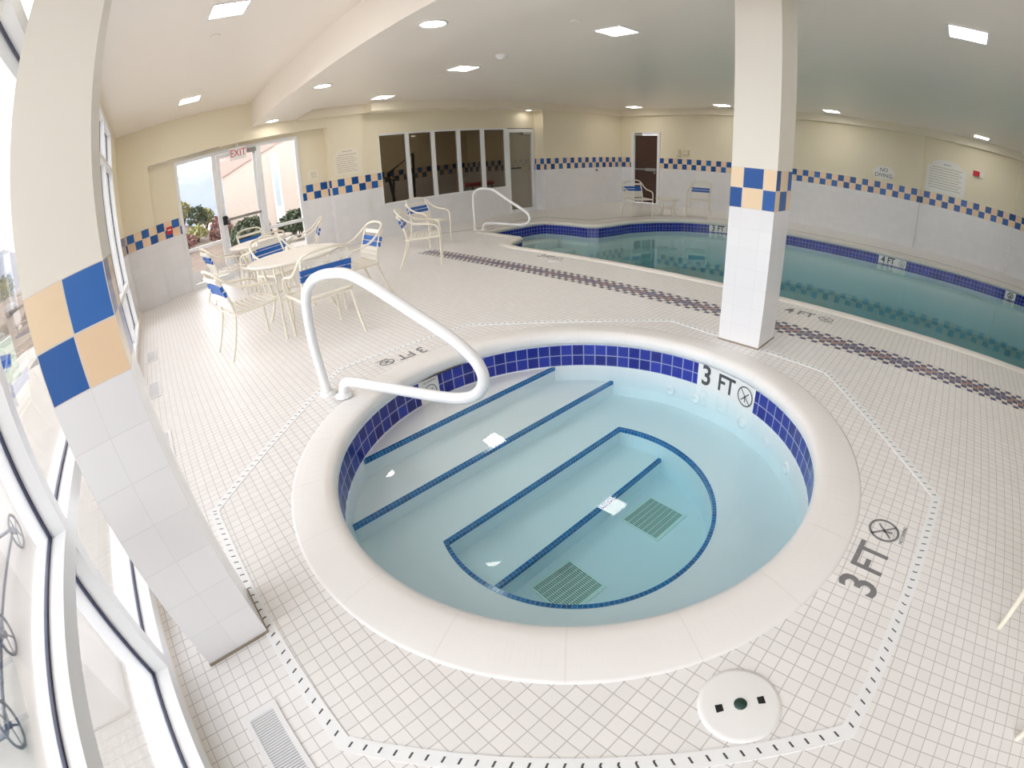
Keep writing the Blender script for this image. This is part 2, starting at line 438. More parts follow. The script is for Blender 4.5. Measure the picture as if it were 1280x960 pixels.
# ceilings
C = MB(); C.box((-10.3, 2.96, 2.88), (3.8, 12.85, 3.5)); C.box((-10.3, -.9, 3.22), (3.8, 2.1, 3.5)); struct(C, 'ceiling', M['ceil'])
struct(MB().box((-10.2, 2.06, 2.745), (3.7, 2.97, 3.5)), 'ceiling_beam', M['ceil'])
T = MB(); T.box((XF-.1, 2.97, 2.70), (XF+.15, 4.42, 2.88)); T.box((XD-.1, 4.42, 2.70), (XZ+.12, 12.6, 2.88)); T.box((XZ, YN-.16, 2.70), (3.6, YN, 2.88))
struct(T, 'trim_1', M['trimp'])

# free-standing columns (UV laid out so that the check falls as in the room)
def column(name, x0, x1, y0, y1, z1, ux, uy):
    mb = MB()
    def q(a, b, u0, u1): mb.face([(a[0], a[1], 0), (b[0], b[1], 0), (b[0], b[1], z1), (a[0], a[1], z1)], 0, [(u0, 0), (u1, 0), (u1, z1), (u0, z1)])
    sx = (x1-x0); sy = (y1-y0)
    q((x0, y0), (x1, y0), ux[0], ux[1]); q((x1, y0), (x1, y1), uy[0], uy[1]); q((x1, y1), (x0, y1), ux[0], ux[1]); q((x0, y1), (x0, y0), uy[0], uy[1])
    o = mb.build(name, M['colw']); o['kind'] = 'structure'
    MB().box((x0-.004, y0-.004, 0), (x1+.004, y1+.004, .012)).build('base_joint', M['joint'], o)
    return o
T_ = .1555
column('column', -1.745, -1.475, -.463, -.175, 3.25, (0, 2*T_), (T_, 3*T_))
column('column', -1.588, -1.222, 3.482, 3.84, 2.90, (-.62*T_, 1.62*T_), (.42*T_, 2.58*T_))

# ------------------------------------------------------------------ window wall
def window(n, x0, x1, yf=-.62, yb=-.77):
    """one bay of the glazed wall between mullion centres x0 < x1"""
    yg = -.695; r = sroot('window_%d' % n, (x0, YS, 0)); off = (x0, YS, 0)
    f = MB(); w = .03
    f.box((x0, yb, .05), (x0+w, yf, 3.06)); f.box((x1-w, yb, .05), (x1, yf, 3.06))
    for z0, z1 in ((.05, .115), (.705, .77), (2.42, 2.485), (3.0, 3.06)): f.box((x0+w, yb, z0), (x1-w, yf, z1))
    f.build('window_frame', M['alu'], r, off)
    g = MB()
    for z0, z1 in ((.115, .705), (.77, 2.42), (2.485, 3.0)):
        a, b, k = x0+w, x1-w, .009
        for lo, hi in (((a, z0), (b, z0+k)), ((a, z1-k), (b, z1)), ((a, z0+k), (a+k, z1-k)), ((b-k, z0+k), (b, z1-k))):
            g.box((lo[0], yg-.007, lo[1]), (hi[0], yg+.007, hi[1]))
        MB().box((a+.004, yg-.003, z0+.004), (b-.004, yg+.003, z1-.004)).build('pane', M['glass'], r, off)
    g.build('gasket', M['gasket'], r, off)
X = [-8.17, -6.95, -5.70, -4.38, -2.95, -1.50, -.05, 1.40, 2.85]
for i in range(len(X)-1): window(i+1, X[i], X[i+1])
struct(MB().box((2.88, YS-.15, .05), (3.6, YS+.02, 3.06)), 'wall_south_end', M['wall'])
struct(MB().box((-9.8, YS, 0), (3.6, YS+.008, .06)), 'baseboard_south', M['trimp'])

# ------------------------------------------------------------------ exit storefront (door_1), smoked windows (window_9..13), curtained door (door_2), brown door (door_3)
def yzbox(mb, x0, x1, y0, y1, z0, z1): mb.box((x0, y0, z0), (x1, y1, z1))
r = sroot('door_1', (XR, 1.75, 0)); off = (XR, 1.75, 0)
f = MB(); a, b = XR-.08, XR+.02
for y0, y1 in ((.50, .56), (1.25, 1.34), (2.15, 2.25), (2.96, 3.02)): yzbox(f, a, b, y0, y1, 0, 2.44)
for y0, y1 in ((.56, 1.25), (1.34, 2.15), (2.25, 2.96)): yzbox(f, a, b, y0, y1, 2.37, 2.44)
for y0, y1 in ((.56, 1.25), (2.25, 2.96)):
    yzbox(f, a, b, y0, y1, 0, .10); yzbox(f, a, b, y0, y1, .71, .77)
f.build('storefront_frame', M['alu'], r, off)
for y0, y1, z0, z1 in ((.56, 1.25, .10, .71), (.56, 1.25, .77, 2.37), (2.25, 2.96, .10, .71), (2.25, 2.96, .77, 2.37)):
    MB().box((XR-.035, y0, z0), (XR-.027, y1, z1)).build('pane', M['glass'], r, off)
lf = MB()
for y0, y1, z0, z1 in ((1.35, 1.41, .01, 2.36), (2.08, 2.14, .01, 2.36), (1.41, 2.08, .01, .12), (1.41, 2.08, 2.29, 2.36)): yzbox(lf, XR-.055, XR-.005, y0, y1, z0, z1)
leaf = lf.build('door_leaf', M['alu'], r, off)
MB().box((XR-.035, 1.41, .12), (XR-.027, 2.08, 2.29)).build('pane', M['glass'], leaf)
leaf.children[0].data.transform(Matrix.Translation(-Vector(off)))
p = MB(); yzbox(p, XR+.02, XR+.05, 1.42, 2.12, 1.075, 1.125); p.build('push_bar', M['steel'], r, off)
p = MB(); p.rbox((XR-.005, 1.33, 1.02), (XR+.07, 1.42, 1.19), .01); p.build('latch', M['black'], r, off)
p = MB(); p.rbox((XR+.015, 1.98, 2.28), (XR+.10, 2.15, 2.36), .01); p.build('door_closer', M['steel'], r, off)

ys = [4.77, 5.40, 5.49, 6.06, 6.16, 6.76, 6.86, 7.46, 7.57, 8.20]
for i in range(5):
    y0, y1 = ys[2*i], ys[2*i+1]
    L0 = 4.76 if i == 0 else (ys[2*i-1]+ys[2*i])/2; L1 = 8.30 if i == 4 else (ys[2*i+1]+ys[2*i+2])/2
    r = sroot('window_%d' % (9+i), (XD, y0, .7)); off = (XD, y0, .7)
    f = MB(); yzbox(f, XD-.08, XD+.015, L0, y0, .70, 2.24); yzbox(f, XD-.08, XD+.015, y1, L1, .70, 2.24)
    yzbox(f, XD-.08, XD+.015, y0, y1, .70, .735); yzbox(f, XD-.08, XD+.015, y0, y1, 2.205, 2.24)
    f.build('window_frame', M['alu'], r, off)
    MB().box((XD-.03, y0, .735), (XD-.022, y1, 2.205)).build('pane', M['dark'], r, off)

r = sroot('door_2', (XD, 8.75, 0)); off = (XD, 8.75, 0)
f = MB()
for y0, y1, z0, z1 in ((8.30, 8.36, 0, 2.22), (9.12, 9.20, 0, 2.22), (8.36, 9.12, 2.13, 2.22), (8.36, 9.12, 0, .09)): yzbox(f, XD-.08, XD+.02, y0, y1, z0, z1)
f.build('door_frame', M['alu'], r, off)
MB().box((XD-.02, 8.36, .09), (XD-.013, 9.12, 2.13)).build('pane', M['glass'], r, off)
cu = MB()
for k in range(9):
    yc = 8.39+.088*k; a = R(48); dy, dx = .052*sin(a), .052*cos(a); e = .001
    cu.face([(XD-.07-dx, yc-dy, .10), (XD-.07+dx, yc+dy, .10), (XD-.07+dx, yc+dy, 2.12), (XD-.07-dx, yc-dy, 2.12)])
    cu.face([(XD-.073+dx, yc+dy, .10), (XD-.073-dx, yc-dy, .10), (XD-.073-dx, yc-dy, 2.12), (XD-.073+dx, yc+dy, 2.12)])
cu.build('blind_slat', M['curtain'], r, off)
p = MB(); yzbox(p, XD, XD+.03, 8.40, 8.72, 1.17, 1.20); p.build('pull_bar', M['black'], r, off)
p = MB(); p.rbox((XD+.0, 8.78, 2.06), (XD+.08, 9.08, 2.13), .01); p.build('door_closer', M['steel'], r, off)

r = sroot('door_3', (-8.6, YN, 0)); off = (-8.6, YN, 0)
f = MB()
for x0, x1, z0, z1 in ((-9.10, -9.0, 0, 2.19), (-8.16, -8.07, 0, 2.19), (-9.0, -8.16, 2.11, 2.19)): f.box((x0, YN-.03, z0), (x1, YN+.12, z1))
f.build('door_frame', M['alu'], r, off)
MB().rbox((-8.99, YN+.02, .01), (-8.17, YN+.065, 2.10), .006).build('door_leaf', M['brown'], r, off)
p = MB(); p.box((-8.95, YN-.04, 1.03), (-8.25, YN-.01, 1.07)); p.box((-8.55, YN-.05, 1.0), (-8.2, YN+.02, 1.09)); p.build('push_bar', M['steel'], r, off)
p = MB(); p.ball((-8.23, YN-.03, .95), .035); p.build('door_knob', M['steel'], r, off)
p = MB(); p.rbox((-8.98, YN-.05, 2.10), (-8.70, YN+.02, 2.18), .01); p.build('door_closer', M['steel'], r, off)

# fitness room behind the smoked windows
G = MB(); G.box((-13.2, 4.2, 0), (-13.0, 9.4, 3.0)); G.box((-13.2, 4.1, 0), (-10.25, 4.25, 3.0)); G.box((-13.2, 9.3, 0), (-10.06, 9.45, 3.0)); G.box((-13.2, 4.1, 2.9), (-10.06, 9.45, 3.1))
struct(G, 'wall_fitness_room', M['wall'])
struct(MB().box((-13.2, 4.1, -.05), (-10.06, 9.45, 0)), 'floor_fitness_room', M['gymfloor'])
t = thing('exercise_bike', (-10.7, 5.2, 0), 'dark exercise bike standing behind the smoked window beside the arched pool rules sign', 'exercise bike')
q = MB(); q.tube([(0, -.35, .03), (0, .35, .03)], .03); q.tube([(-.0, -.3, .04), (0, -.12, .5), (0, -.22, .95)], .03); q.tube([(0, .3, .04), (0, .2, .5), (0, .28, 1.2)], .03); q.tube([(0, -.12, .45), (0, .2, .5)], .03); q.build('frame', M['black'], t)
q = MB(); q.tube([(.06*0+.04*sin(k*2*PI/20)*0, .22+.24*cos(k*2*PI/20), .34+.24*sin(k*2*PI/20)) for k in range(20)], .03, closed=True); q.build('flywheel', M['iron'], t)
q = MB(); q.rbox((-.12, -.36, .95), (.12, -.08, 1.02), .02); q.build('saddle', M['black'], t)
q = MB(); q.tube(smooth_path([(-.25, .12, 1.28), (-.22, .28, 1.22), (0, .3, 1.2), (.22, .28, 1.22), (.25, .12, 1.28)]), .018); q.build('handlebar', M['black'], t)
t = thing('weight_machine', (-11.6, 6.0, 0), 'dark leaning weight machine seen through the second smoked pane', 'weight machine')
q = MB(); q.tube([(0, 0, .02), (.1, -.25, 1.35)], .04); q.tube([(0, .5, .02), (.1, .5, 1.8), (.1, -.25, 1.35)], .035); q.box((-.2, -.1, 0), (.2, .7, .04)); q.build('frame', M['black'], t)
q = MB(); q.rbox((-.15, .1, .4), (.15, .5, .5), .03); q.build('seat', M['black'], t)
t = thing('white_scale', (-10.9, 7.75, 0), 'white upright scale seen through the fourth smoked pane behind the pool handrail', 'scale')
q = MB(); q.rbox((-.2, -.2, 0), (.2, .2, .06), .02); q.build('base', M['white'], t)
q = MB(); q.tube([(-.1, -.1, .06), (-.1, -.05, .95)], .03); q.build('post', M['white'], t)
q = MB(); q.rbox((-.14, -.15, .9), (-.05, .2, 1.05), .02); q.build('head', M['white'], t)
t = thing('gym_bench', (-10.9, 8.05, 0), 'low red and black bench behind the last smoked pane beside the curtained door', 'bench')
t.location = (-11.5, 8.55, 0)
q = MB(); q.rbox((-.2, -.45, .72), (.2, .45, .84), .03); q.build('pad', M['red'], t)
q = MB()
for y in (-.35, .35): q.tube([(-.18, y, 0), (-.18, y, .72)], .025); q.tube([(.18, y, 0), (.18, y, .72)], .025)
q.tube([(-.18, -.35, .2), (-.18, .35, .2)], .02); q.tube([(.18, -.35, .2), (.18, .35, .2)], .02); q.tube([(-.18, 0, .2), (.18, 0, .2)], .02)
q.build('frame', M['black'], t)

# ------------------------------------------------------------------ hot tub
tub = thing('hot_tub', (SC[0], SC[1], 0), 'round sunken hot tub with white coping, blue waterline tiles and blue-edged steps', 'hot tub')
q = MB(); q.lathe([(1.615, -.03), (1.615, .002), (1.60, .006), (1.50, .012), (1.44, .014), (1.395, .008), (1.372, -.012), (1.367, -.04), (1.375, -.07), (1.40, -.10), (1.43, -.10)], n=144); q.build('coping', M['coping'], tub)
q = MB(); NT_ = 92
q.lathe([(SR, -.10), (SR, -.195), (SR, -.29)], n=NT_, uvf=lambda i, j: (i, 2-j)); q.build('tile_band', M['tile'], tub)
ba = MB(); ba.lathe([(SR, -.29), (SR, -.90)], n=96)
D = lambda x0, x1, r, n=40: None
def seg(x0, x1, r, n=28):
    """part of a disc of radius r with x0 <= x <= x1, CCW"""
    def arc(a, b): return [(r*cos(a+(b-a)*i/n), r*sin(a+(b-a)*i/n)) for i in range(n+1)]
    x0 = max(x0, -r); x1 = min(x1, r)
    lo = math.acos(max(-1, min(1, x1/r))); hi = math.acos(max(-1, min(1, x0/r)))
    up = arc(lo, hi); dn = arc(2*PI-hi, 2*PI-lo)
    P = up+dn; out = []
    for p in P:
        if not out or (abs(p[0]-out[-1][0])+abs(p[1]-out[-1][1])) > 1e-4: out.append(p)
    if abs(out[0][0]-out[-1][0])+abs(out[0][1]-out[-1][1]) < 1e-4: out.pop()
    return out
x1, x2, x3, x4, RP = -1.06, -.675, -.29, .08, .872
ba.prism(seg(-SR, x1, SR), -.9, -.30); ba.prism(seg(x1, x2, SR), -.9, -.43)
pit = seg(x3, RP, RP)
ba.prism(seg(x2, SR, SR), -.9, -.56, holes=[pit]); ba.prism(seg(x3, x4, RP), -.9, -.71); ba.prism(seg(x4, RP, RP), -.9, -.86)
ba.build('basin', M['plaster'], tub)
def strip(path, z, w=.027, h=.027, closed=False):
    """mosaic nosing along a polyline, UV in tiles"""
    mb = MB(); k = len(path); P = [Vector((x, y)) for x, y in path]; u = 0; L = []
    for i in range(k):
        a = P[i-1] if (i or closed) else P[i]; c = P[(i+1) % k] if (i < k-1 or closed) else P[i]
        d1 = (P[i]-a).normalized() if (P[i]-a).length else (c-P[i]).normalized(); d2 = (c-P[i]).normalized() if (c-P[i]).length else d1
        m = (Vector((-d1.y, d1.x))+Vector((-d2.y, d2.x))); m = m/max(.3, m.length_squared/2)
        L.append((P[i]+m*w/2, P[i]-m*w/2))
    for i in range(k if closed else k-1):
        (a0, a1), (b0, b1) = L[i], L[(i+1) % k]; d = (P[(i+1) % k]-P[i]).length; s0, s1 = u/w, (u+d)/w; u += d
        zt = z+.003; zb = z-h
        mb.face([(*a1, zt), (*b1, zt), (*b0, zt), (*a0, zt)], 0, [(s0, 0), (s1, 0), (s1, 1), (s0, 1)])
        mb.face([(*a1, zb), (*b1, zb), (*b1, zt), (*a1, zt)], 0, [(s0, 1), (s1, 1), (s1, 2), (s0, 2)])
        mb.face([(*b0, zb), (*a0, zb), (*a0, zt), (*b0, zt)], 0, [(s1, 2), (s0, 2), (s0, 3), (s1, 3)])
    return mb
ch = lambda x, r: math.sqrt(max(0, r*r-x*x))
for x, z, rr in ((x1, -.30, SR), (x2, -.43, SR), (x4, -.71, RP)):
    y = ch(x, rr)-.004; strip([(x-.008, y), (x-.008, -y)], z).build('step_nosing', M['nose'], tub)
strip([(p[0], p[1]) for p in offset(seg(x3, RP, RP, 48), .006)][::-1], -.56, closed=True).build('seat_nosing', M['nose'], tub)
for (gx, gy, rot) in ((.29, -.42, R(-4)), (.33, .42, R(-3))):
    g = MB(); s = .165
    g.box((-s, -s, -.858), (s, s, -.853)); gr = bpy.data.objects.new('tmp', None)
    base = MB().add(g, lambda p: (gx+p[0]*cos(rot)-p[1]*sin(rot), gy+p[0]*sin(rot)+p[1]*cos(rot), p[2])); bpy.data.objects.remove(gr)
    o = base.build('drain_grate', M['grate'], tub)
    h = MB()
    for i in range(7):
        for j in range(22):
            cx = -s+.022+(2*s-.044)*(i+.5)/7; cy = -s+.012+(2*s-.024)*(j+.5)/22
            h.box((cx-.0175, cy-.0034, -.853), (cx+.0175, cy+.0034, -.8515))
    MB().add(h, lambda p: (gx+p[0]*cos(rot)-p[1]*sin(rot), gy+p[0]*sin(rot)+p[1]*cos(rot), p[2])).build('slot_grating', M['hole'], o)
for a in (97.8, 88, 68, 56, 43, -165, 150):
    a = R(a); j = MB()
    j.lathe([(.045, 0), (.045, .012), (.022, .018), (.016, .006), (0.0, .006)], n=20)
    MB().add(j, lambda p: ((SR-p[2]-.001)*cos(a)-p[0]*sin(a), (SR-p[2]-.001)*sin(a)+p[0]*cos(a), -.42+p[1])).build('water_jet', M['white'], tub)
def curved(mb, a0, z0, r, mi=None):
    """wrap x,y lettering onto the inside of the tub wall, readable from the middle"""
    return MB().add(mb, lambda p: ((r-p[2])*cos(a0-p[0]/r), (r-p[2])*sin(a0-p[0]/r), z0+p[1]))
def panel(a0, a1, name):
    k = MB(); k.lathe([(SR-.004, -.10), (SR-.004, -.29)], n=16, a0=a0, a1=a1); return k.build(name, M['marker'], tub)
m3 = panel(R(64.4), R(88), 'depth_marker')
curved(text_mb('3', .235, .0006, .85, .018), R(84.6), -.192, SR-.006).build('lettering', M['ink'], m3)
curved(text_mb('FT', .195, .0006, .82, .018), R(76.6), -.197, SR-.006).build('lettering', M['ink'], m3)
curved(no_dive(.080, .001, .010), R(68.4), -.20, SR-.006).build('no_diving_symbol', M['ink'], m3)
m4 = panel(R(181.8), R(189.6), 'no_diving_marker')
curved(no_dive(.062, .001), R(185.4), -.215, SR-.006).build('no_diving_symbol', M['inkg'], m4)
curved(text_mb('NO DIVING', .024, .0006), R(185.4), -.128, SR-.006).build('lettering', M['inkg'], m4)
w = MB().prism(circle(SC, SR-.003, 92), -.875, ZW); struct(w, 'spa_water', M['spawater'])

# slot drain around the tub (elongated octagon of white channel with dark slots)
OCT = [(-2.44, -.18), (-.885, -.15), (.28, .88), (.345, 2.33), (-.62, 3.455), (-2.12, 3.60), (-3.50, 2.35), (-3.57, 1.12)]
dr = thing('slot_drain', (-1.5, 1.7, 0), 'white slotted drain channel laid in an octagon on the tiles around the hot tub', 'drain')
off = (-1.5, 1.7, 0); ou, inn = offset(OCT, .0275), offset(OCT, -.0275)
q = MB(); n = len(OCT)
for i in range(n):
    a, b, c, d = ou[i], ou[(i+1) % n], inn[(i+1) % n], inn[i]
    L = math.dist(a, b); q.face([(*a, .003), (*b, .003), (*c, .003), (*d, .003)], 0, [(0, 0), (L, 0), (L, 1), (0, 1)])
    q.face([(*a, -.002), (*b, -.002), (*b, .003), (*a, .003)]); q.face([(*c, -.002), (*d, -.002), (*d, .003), (*c, .003)])
q.build('channel', M['drainch'], dr, off)

# lettering on the deck
def deck_mark(loc, ang, label, s=1.0, mat=None, small=True, three='3'):
    t = thing('depth_marking', (loc[0], loc[1], 0), label, 'depth marking', ang, None)
    mt = mat or M['inkg']
    tr = lambda mb, x, y: MB().add(mb, lambda p: (p[0]+x, p[1]+y, p[2]+.0016))
    tr(text_mb(three, .235*s, .0006, .85, .015), -.19*s, 0).build('numeral', mt, t)
    tr(text_mb('FT', .205*s, .0006, .85, .015), -.01*s, 0).build('lettering', mt, t)
    tr(no_dive(.078*s, .001, .012), .205*s, 0).build('no_diving_symbol', mt, t)
    if small: tr(text_mb('NO DIVING', .026*s, .0006), .225*s, -.095*s).build('caption', mt, t)
    return t
deck_mark((.115, 1.70), R(88), 'grey 3 FT lettering on the deck between hot tub and corner chair legs')
deck_mark((-3.34, 1.60), R(-92), 'grey 3 FT depth lettering on the deck tiles beside the hot tub handrail', .80)
deck_mark((-1.19, 4.76), R(3), 'grey 4 FT depth lettering on the pool deck beside the tiled column', 1.0, three='4')
deck_mark((-4.95, 4.86), R(-3), 'faint 3 FT depth lettering on the pool deck near the pool steps', .9)

# ------------------------------------------------------------------ handrails
def handrail(loc, ang, prof, r, label, group):
    t = thing('handrail', (loc[0], loc[1], 0), label, 'handrail', ang)
    MB().tube(smooth_path([(u, 0, z) for u, z in prof], 8), r, 14).build('rail', M['rail'], t)
    for u, b in ((prof[0][0], prof[0][-1]), (prof[-1][0], prof[-1][-1])):
        MB().lathe([(r*1.9, b), (r*1.9, b+.008), (r*1.5, b+.022), (r*1.0, b+.026)], (u, 0), 24).build('escutcheon', M['rail'], t)
handrail((-3.22, .87), R(20), [(0, 0), (-.015, .2), (-.025, .4), (-.01, .62), (.03, .75), (.14, .845), (.34, .885), (.56, .86), (.98, .665), (1.24, .53), (1.36, .43), (1.395, .33), (1.34, .235), (1.22, .185), (1.01, .165), (.61, .152), (.34, .145), (.235, .125), (.195, .07), (.185, .017)], .034,
         'thick white figure-four handrail rising from the deck over the hot tub steps', None)
handrail((-8.36, 6.06), R(0), [(0, 0), (0, .3), (.0, .6), (.03, .76), (.2, .86), (.5, .87), (.72, .83), (1.15, .64), (1.58, .46), (1.70, .37), (1.68, .26), (1.52, .195), (1.2, .18), (.85, .175), (.48, .165), (.32, .12), (.28, .015)], .026,
         'slim white figure-four handrail over the shallow pool steps before the smoked windows', None)

# ------------------------------------------------------------------ swimming pool
pool = thing('swimming_pool', (-2.0, 7.8, 0), 'long swimming pool with white coping, blue waterline tiles and shallow corner steps', 'swimming pool'); off = (-2.0, 7.8, 0)
prof = [(.17, -.02), (.17, .004), (.03, .010), (-.012, .004), (-.028, -.02), (-.026, -.05), (0, -.08), (.03, -.08)]
rows = [[(x, y, z) for x, y in offset(POOL, d)] for d, z in prof]
q = MB(); q.grid(rows, closed_u=True, smooth=True); q.build('coping', M['pcoping'], pool, off)
q = MB(); q.side(POOL, -.28, -.08, inward=True, uscale=1/.076, v0=2.63, v1=0); q.build('tile_band', M['tile'], pool, off)
q = MB(); q.side(POOL, -1.15, -.28, inward=True); q.poly(POOL, -1.15); q.build('basin', M['pplaster'], pool, off)
q = MB()
for x0, x1_, z in ((-7.94, -7.45, -.36), (-7.45, -6.95, -.56), (-6.95, -6.45, -.78)): q.box((x0, 5.96, -1.15), (x1_, 7.6, z))
q.build('steps', M['pplaster'], pool, off)
w = MB().prism(offset(POOL, -.004), -1.14, PW); struct(w, 'pool_water', M['poolwater'])
def pool_mark(p0, d, three, wid=.55, sym_only=False):
    """white marker tile on the pool wall; d: direction of reading"""
    d = Vector((d[0], d[1], 0)).normalized(); nn = Vector((d.y, -d.x, 0)); P = Vector((p0[0], p0[1], 0))+nn*.004
    f = lambda p: P+d*p[0]+nn*p[2]+Vector((0, 0, p[1]))
    pl = MB(); pl.box((0, -.235, -.003), (wid, -.082, .0)); o = MB().add(pl, f).build('depth_marker', M['marker'], pool, off)
    tr = lambda mb, x, y: MB().add(mb, lambda p: f((p[0]+x, p[1]+y, p[2]+.002)))
    if not sym_only:
        tr(text_mb(three, .19, .0006, .85, .03), .10, -.157).build('lettering', M['ink'], o, off)
        tr(text_mb('FT', .175, .0006, .85, .03), .27, -.157).build('lettering', M['ink'], o, off)
        tr(no_dive(.064, .001, .012), wid-.09, -.157).build('no_diving_symbol', M['inkg'], o, off)
    else:
        tr(no_dive(.066, .001, .02), wid/2, -.157).build('no_diving_symbol', M['ink'], o, off)
pool_mark((-1.26, 10.55), (1, 0), '4', .60); pool_mark((-6.43, 8.2), (.04, .6), '3', .56)
pool_mark((-5.16, 10.275), (.56, .22), '3', .56); pool_mark((1.52, 10.55), (1, 0), '', .24, True)
q = MB(); ln = [(-9.15, 4.75), (-8.45, 6.0), (-8.45, 8.15), (-7.1, 8.28), (-6.95, 9.0), (-6.6, 10.0), (-5.9, 10.7), (-4.8, 11.0), (-3.3, 10.98), (3.5, 10.98)]
for (a, b) in zip(ln, ln[1:]):
    A, B = Vector(a), Vector(b); g = Vector((-(B-A).y, (B-A).x)).normalized()*.022
    q.face([(*(A-g), .0012), (*(B-g), .0012), (*(B+g), .0012), (*(A+g), .0012)])
struct(q, 'floor_joint', M['joint'])

# round lids and floor registers
t = thing('skimmer_lid', (-.078, .789, 0), 'round white skimmer lid with two dark finger slots on the tiles beside the hot tub', 'lid')
q = MB(); q.lathe([(.137, 0), (.135, .004), (.120, .006), (0, .006)], n=48); q.build('cover', M['white'], t)
q = MB(); q.lathe([(.0215, .0), (.0215, .009), (0, .009)], n=20); q.build('centre_badge', plain('dark_green_badge', hexc(40, 70, 66), .4), t)
for k in (-1, 1):
    q = MB(); a = R(45)
    q.add(MB().face([(k*.058, -.013, .0068), (k*.082, -.016, .0068), (k*.082, .012, .0068), (k*.058, .012, .0068)][::k]), lambda p: (p[0]*cos(a)-p[1]*sin(a), p[0]*sin(a)+p[1]*cos(a), p[2]))
    q.build('finger_slot', M['black'], t)
t = thing('pool_skimmer_lid', (-4.7, 4.73, 0), 'small pale round lid set in the deck near the pool coping', 'lid')
q = MB(); q.lathe([(.10, 0), (.098, .004), (0, .005)], n=32); q.build('cover', M['register'], t)
LBL = ['white floor register by the glazing nearest the camera, before the column foot', 'white floor register by the glazing just beyond the tiled window column', 'middle white floor register along the glazing beyond the window column', 'white floor register along the glazing beside the exit wall']
for i, (x, y) in enumerate(((-.93, -.355), (-3.55, -.40), (-4.93, -.43), (-6.25, -.44))):
    t = thing('floor_register', (x, y, 0), LBL[i], 'floor register', 0, None)
    q = MB(); hx, hy = .25, .075
    for lo, hi in (((-hx, -hy), (hx, -hy+.022)), ((-hx, hy-.022), (hx, hy)), ((-hx, -hy+.022), (-hx+.03, hy-.022)), ((hx-.03, -hy+.022), (hx, hy-.022))): q.box((lo[0], lo[1], 0), (hi[0], hi[1], .006))
    q.build('frame', M['register'], t)
    q = MB(); q.box((-hx+.03, -hy+.022, 0), (hx-.03, hy-.022, .002), 0)
    for k in range(44):
        xx = -hx+.033+(2*hx-.066)*k/43; q.box((xx-.0022, -hy+.022, .002), (xx+.0022, hy-.022, .005), 1)
    q.build('grille', [M['louver'], M['register']], t)

# ------------------------------------------------------------------ furniture
def make_chair():
    t = thing('patio_chair', (0, 0, 0), 'x', 'chair')
    half = [(-.265, .27, 0), (-.27, .275, .25), (-.275, .28, .46), (-.28, .25, .575), (-.282, .14, .62), (-.28, 0, .635), (-.277, -.12, .67), (-.265, -.22, .735), (-.245, -.285, .80), (-.20, -.325, .842), (-.10, -.345, .862)]
    path = half+[(0, -.348, .866)]+[(-x, y, z) for x, y, z in half[::-1]]
    MB().tube(smooth_path(path, 4), .0135, 8).build('arm_frame', M['chair'], t)
    for s in (-1, 1):
        MB().tube(smooth_path([(s*.255, -.345, 0), (s*.25, -.27, .16), (s*.245, -.205, .36), (s*.243, -.20, .46), (s*.24, -.235, .62), (s*.235, -.30, .80)], 4), .0135, 8).build('rear_leg', M['chair'], t)
    ring = [(-.245, -.205, .415), (-.265, .0, .418), (-.27, .24, .428), (-.22, .268, .43), (0, .272, .43), (.22, .268, .43), (.27, .24, .428), (.265, 0, .418), (.245, -.205, .415), (0, -.205, .41)]
    MB().tube(smooth_path(ring, 4, True), .012, 8, closed=True).build('seat_frame', M['chair'], t)
    def strap(mb, y, z, w, hw, tilt, sag):
        rows = []
        for k in range(9):
            a = k/8*2-1; x = a*hw; dz = -sag*(1-a*a)
            e = .016 if abs(a) > .93 else .006
            c, s_ = cos(tilt), sin(tilt)
            rr = [(x, y+dy*c-dn*s_, z+dz*c+dy*s_+dn*c) for dy, dn in ((-w/2, -e), (w/2, -e), (w/2, e), (-w/2, e))]
            rows.append(rr)
        mb.grid(rows, closed_u=True, smooth=False); mb.face(rows[0][::-1]); mb.face(rows[-1])
    st = MB()
    for k in range(8): strap(st, -.165+k*.056, .421, .044, .268, 0, .012)
    st.build('seat', M['strapw'], t)
    bk = MB()
    def yb(z): return -.20-.55*max(0, z-.47)**1.35
    for z in (.47, .52, .57, .762): strap(bk, yb(z), z, .043, .25, R(97), .0)
    bk.build('backrest', M['strapw'], t)
    for z in (.625, .685):
        b = MB(); strap(b, yb(z)-.002, z, .05, .253, R(102), .0); o = b.build('back_strap', M['strapb'], t); o['label'] = 'blue vinyl back strap'
    return t
CH = make_chair()
chairs = [  # x, y, facing, label, group
 (-5.06, .73, 98, 'patio chair with blue straps at the near table, its back to the glazing', 0),
 (-4.57, 1.40, 182, 'patio chair at the near round table seen from behind through the hot tub handrail', 0),
 (-5.42, 2.13, 268, 'patio chair at the near table with its white seat and back facing the camera', 0),
 (-6.45, 1.50, 18, 'patio chair between the two round tables, turned towards the near table', 0),
 (-7.55, 1.53, 197, 'patio chair between the two round tables, turned towards the far table', 1),
 (-8.10, .98, 96, 'patio chair at the far round table, its back to the glazing', 1),
 (-9.12, 1.74, 8, 'patio chair directly before the glass exit door at the far table', 1),
 (-8.02, 2.33, 255, 'patio chair at the far table below the arched rules sign, seen side-on', 1),
 (-6.36, 3.62, 56, 'patio chair standing at the end of the mosaic band, close to the camera of the two', 2),
 (-7.80, 4.62, 12, 'patio chair under the smoked windows beside the pool handrail', 2),
 (-6.78, 9.62, -28, 'patio chair in front of the brown door, turned towards the pool', 3),
 (-5.78, 10.86, -70, 'patio chair facing the pool between low table and column', 3),
 (1.12, 1.44, 200, 'patio chair of which only two tube legs show beside the 3 FT lettering', 4)]
chairs[8] = (-6.36, 3.62, 56, 'patio chair standing at the end of the mosaic band, side-on on the open deck', 2)
GR = ['chairs around the near table', 'chairs around the far table', 'pair of chairs by the mosaic band', 'pair of chairs by the brown door', None]
